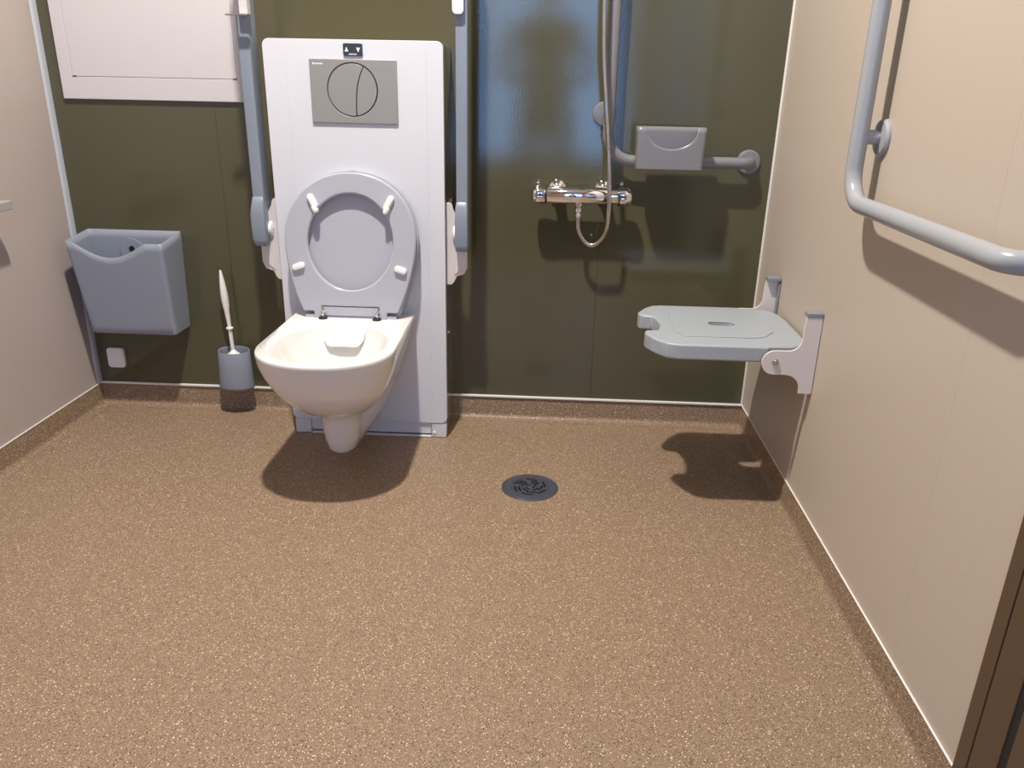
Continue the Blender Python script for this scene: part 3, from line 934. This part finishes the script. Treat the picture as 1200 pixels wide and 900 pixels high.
# brackets in vertical planes across the wall
def seat_bracket(y, out_sign):
    P = [(2.1985, 0.360), (2.1985, 0.562), (2.162, 0.562), (2.158, 0.530)]
    # concave sweep from post to arm (upper)
    P += [(2.158-0.030+0.030*math.cos(a), 0.500-0.030*math.sin(a)+0.0) for a in [PI/2*k/6 for k in range(7)]]
    # rounded nose
    P += [(2.098+0.031*math.cos(a), 0.439+0.031*math.sin(a)) for a in [PI/2+PI*k/12 for k in range(13)]]
    P += [(2.128, 0.408)]
    P += [(2.128+0.038*math.sin(a), 0.370+0.038*math.cos(a)) for a in [PI/2*k/6 for k in range(7)]]
    P += [(2.166, 0.360)]
    bm = nb()
    plate(bm, P, [], 0.006, FRONT((0, y-0.003, 0)))
    b_ = obj('bracket', bm, M['bracket'], t, bevel=0.0008, segs=2)
    bm = nb()
    box(bm, 2.160, 2.1985, *sorted((y-0.0045*out_sign*-1, y+out_sign*-0.022)), 0.556, 0.567)
    obj('end_cap', bm, M['endcap'], b_, bevel=0.002)
    bm = nb()
    box(bm, 2.194, 2.1985, *sorted((y+out_sign*-0.003, y+out_sign*-0.020)), 0.362, 0.549)
    obj('wall_channel', bm, M['endcap'], b_, bevel=0.001)
    bm = nb(); lathe(bm, [(0.0085, 0.0), (0.0085, -0.0025), (0.0065, -0.0055), (0.003, -0.006), (0.0028, -0.003)] if out_sign < 0 else [(0.0085, 0.0), (0.0085, 0.0025), (0.006, 0.0055)], (2.100, y+(-0.003 if out_sign < 0 else 0.003), 0.4405), 'Y', 20)
    obj('bolt', bm, M['steel'], b_, smooth=35)
M['endcap'] = mat('grey_plastic_cap', (0.23, 0.24, 0.27), 0.35)
seat_bracket(-0.618, -1)
seat_bracket(-0.2235, 1)

# ================================================================== CHROME RAIL ON LEFT WALL
t = thing('towel_bar', 'short chrome bar on the left wall, its tip just in view', 'towel bar', (0.0, -0.36, 0.73))
obj('bar', box(nb(), 0.052, 0.078, -0.84, -0.386, 0.724, 0.748), M['satin'], t, bevel=0.003)
obj('end_cap', box(nb(), 0.056, 0.074, -0.3855, -0.3835, 0.729, 0.743), M['dark'], t, bevel=0.001)
for y in (-0.46, -0.77):
    obj('post', box(nb(), 0.0005, 0.052, y-0.012, y+0.012, 0.722, 0.746), M['chrome'], t, bevel=0.002)

# ================================================================== PHOTOGRAPHER (seen only as a reflection in the gloss wall)
px_, py_ = 1.475, -2.80
t = thing('person', 'person in dark clothes holding a phone, mirrored faintly in the gloss wall', 'person', (px_, py_, 0))
def skin(name, m, nodes, edges, roots, parent, level=2):
    me = bpy.data.meshes.new(name)
    base = wloc(parent)
    me.from_pydata([Vector(n[0])-base for n in nodes], edges, [])
    o = bpy.data.objects.new(name, me); C.objects.link(o); o.parent = parent
    me.materials.append(m)
    sk = o.modifiers.new('skin', 'SKIN'); sk.use_smooth_shade = True
    data = me.skin_vertices[0].data if me.skin_vertices else None
    if data is None:
        me.attributes
    for i, n in enumerate(nodes):
        r = n[1] if isinstance(n[1], tuple) else (n[1], n[1])
        data[i].radius = r
        data[i].use_root = i in roots
    ss = o.modifiers.new('sub', 'SUBSURF'); ss.levels = level; ss.render_levels = level
    return o
def P_(x, y, z): return (px_+x, py_+y, z)
nodes = [(P_(0, 0, 0.95), (0.165, 0.115)), (P_(0, 0, 1.10), (0.145, 0.10)), (P_(0, 0.0, 1.28), (0.165, 0.11)), (P_(0, -0.01, 1.40), (0.15, 0.09)), (P_(0, 0, 1.465), 0.060)]
edges = [(0, 1), (1, 2), (2, 3), (3, 4)]
roots = {0}
for s in (-1, 1):
    i = len(nodes)
    nodes += [(P_(s*0.17, 0, 1.40), 0.062), (P_(s*0.24, 0.0, 1.27), 0.048), (P_(s*0.265, 0.05, 1.13), 0.042), (P_(s*0.18+0.02, 0.17, 1.09), 0.034), (P_(s*0.10+0.06, 0.255, 1.065), 0.024)]
    edges += [(3, i), (i, i+1), (i+1, i+2), (i+2, i+3), (i+3, i+4)]
    i = len(nodes)
    nodes += [(P_(s*0.10, 0, 0.86), 0.098), (P_(s*0.115, 0.01, 0.50), 0.062), (P_(s*0.12, -0.01, 0.28), 0.055), (P_(s*0.12, -0.01, 0.09), 0.040), (P_(s*0.13, 0.10, 0.035), 0.034)]
    edges += [(0, i), (i, i+1), (i+1, i+2), (i+2, i+3), (i+3, i+4)]
skin('body', M['cloth'], nodes, edges, roots, t)
# head, hands
def head_point(th, ph):
    """th 0..pi from crown, ph around; +y is the face"""
    x, y, z = math.sin(th)*math.cos(ph), math.sin(th)*math.sin(ph), math.cos(th)
    j = max(0.0, -z)
    sx = 0.076*(1-0.32*j*j); sy = 0.096*(1-0.10*j)
    p = Vector((x*sx, y*sy+0.012*j, z*0.118))
    if y > 0:      # brow, eye hollow, nose, lips, chin
        f = max(0.0, y)**3
        p.y += f*(0.005*math.exp(-((p.z-0.020)/0.010)**2) - 0.006*math.exp(-((p.z-0.004)/0.012)**2-((abs(p.x)-0.031)/0.016)**2))
        p.y += f*(0.020*math.exp(-((p.z+0.028)/0.016)**2-(p.x/0.010)**2) + 0.010*math.exp(-((p.z+0.008)/0.018)**2-(p.x/0.009)**2))
        p.y += f*(0.005*math.exp(-((p.z+0.058)/0.009)**2-(p.x/0.024)**2) + 0.007*math.exp(-((p.z+0.095)/0.016)**2-(p.x/0.022)**2))
    return p
HC = Vector(P_(0, 0.035, 1.655))
bm = nb()
loops = [[HC+head_point(PI*(0.02+0.96*k/30), 2*PI*m_/40) for m_ in range(40)] for k in range(31)]
loft(bm, loops)
tube(bm, [Vector(P_(0, 0.0, 1.42)), Vector(P_(0, 0.005, 1.50)), Vector(P_(0, 0.02, 1.61))], [0.058, 0.054, 0.054], 20)
hd = obj('head', bm, M['skin'], t, smooth=70)
for s in (-1, 1):
    obj('ear', lathe(nb(), [(0.010, s*0.070), (0.017, s*0.076), (0.015, s*0.084), (0.006, s*0.082)], HC+Vector((0, -0.004, -0.010)), 'X', 18, squash=(0.8, 1.6)), M['skin'], hd, smooth=60)
    e = nb(); bmesh.ops.create_uvsphere(e, u_segments=14, v_segments=10, radius=0.0115, matrix=Matrix.Translation(HC+Vector((s*0.031, 0.0755, 0.004))))
    obj('eye', e, M['print'], hd, smooth=60)
    e = nb(); bmesh.ops.create_uvsphere(e, u_segments=12, v_segments=8, radius=0.005, matrix=Matrix.Translation(HC+Vector((s*0.031, 0.0835, 0.002))))
    obj('pupil', e, M['black'], hd, smooth=60)
bm = nb(); tube(bm, smooth_path([HC+Vector((-0.023, 0.078, -0.057)), HC+Vector((0, 0.0925, -0.059)), HC+Vector((0.023, 0.078, -0.057))], 5), [0.002]+[0.0042]*9+[0.002], 8)
obj('lips', bm, mat('lips', (0.42, 0.17, 0.14), 0.5), hd, smooth=60)
# short hair: shell over crown, sides and back, leaving the face free
bm = nb()
rows = []
for m_ in range(40):
    ph_ = 2*PI*m_/40
    front = max(0.0, math.sin(ph_))
    end = PI*(0.60-0.32*front**0.7)
    rows.append([HC+head_point(0.02+(end-0.02)*k/12, ph_)*(1.09 if k < 11 else 1.03) for k in range(13)])
loft(bm, [list(r_) for r_ in zip(*rows)], True, False)
obj('hair', bm, M['hair'], hd, smooth=70, solid=0.006)
for s in (-1, 1):
    w = Vector(P_(s*0.10+0.06, 0.255, 1.065))
    nodes = [(w, 0.022), (w+Vector((-s*0.012, 0.020, 0.004)), (0.030, 0.018)), (w+Vector((-s*0.02, 0.035, 0.006)), (0.032, 0.016))]
    edges = [(0, 1), (1, 2)]
    roots = {0}
    for f in range(4):
        i = len(nodes)
        z0 = 0.024-f*0.016
        b0 = w+Vector((-s*0.014, 0.030, z0))
        nodes += [(b0, 0.009), (b0+Vector((-s*0.004, 0.016, 0)), 0.008), (b0+Vector((-s*0.022, 0.012-f*0.001, 0)), 0.0075), (b0+Vector((-s*(0.034+0.003*(f == 1)), 0.006, 0)), 0.007)]
        edges += [(i, i+1), (i+1, i+2), (i+2, i+3)]; roots.add(i)
    i = len(nodes)
    b0 = w+Vector((-s*0.004, 0.012, 0.02))
    nodes += [(b0, 0.010), (b0+Vector((-s*0.018, 0.004, 0.014)), 0.009), (b0+Vector((-s*0.034, 0.006, 0.018)), 0.008)]
    edges += [(i, i+1), (i+1, i+2)]; roots.add(i)
    skin('hand', M['skin'], nodes, edges, roots, t, 1)
ph = thing('phone', 'dark phone held in front of the photographer', 'phone', (1.535, -2.515, 1.06))
obj('casing', box(nb(), 1.462, 1.608, -2.522, -2.514, 1.028, 1.100), M['black'], ph, bevel=0.003)
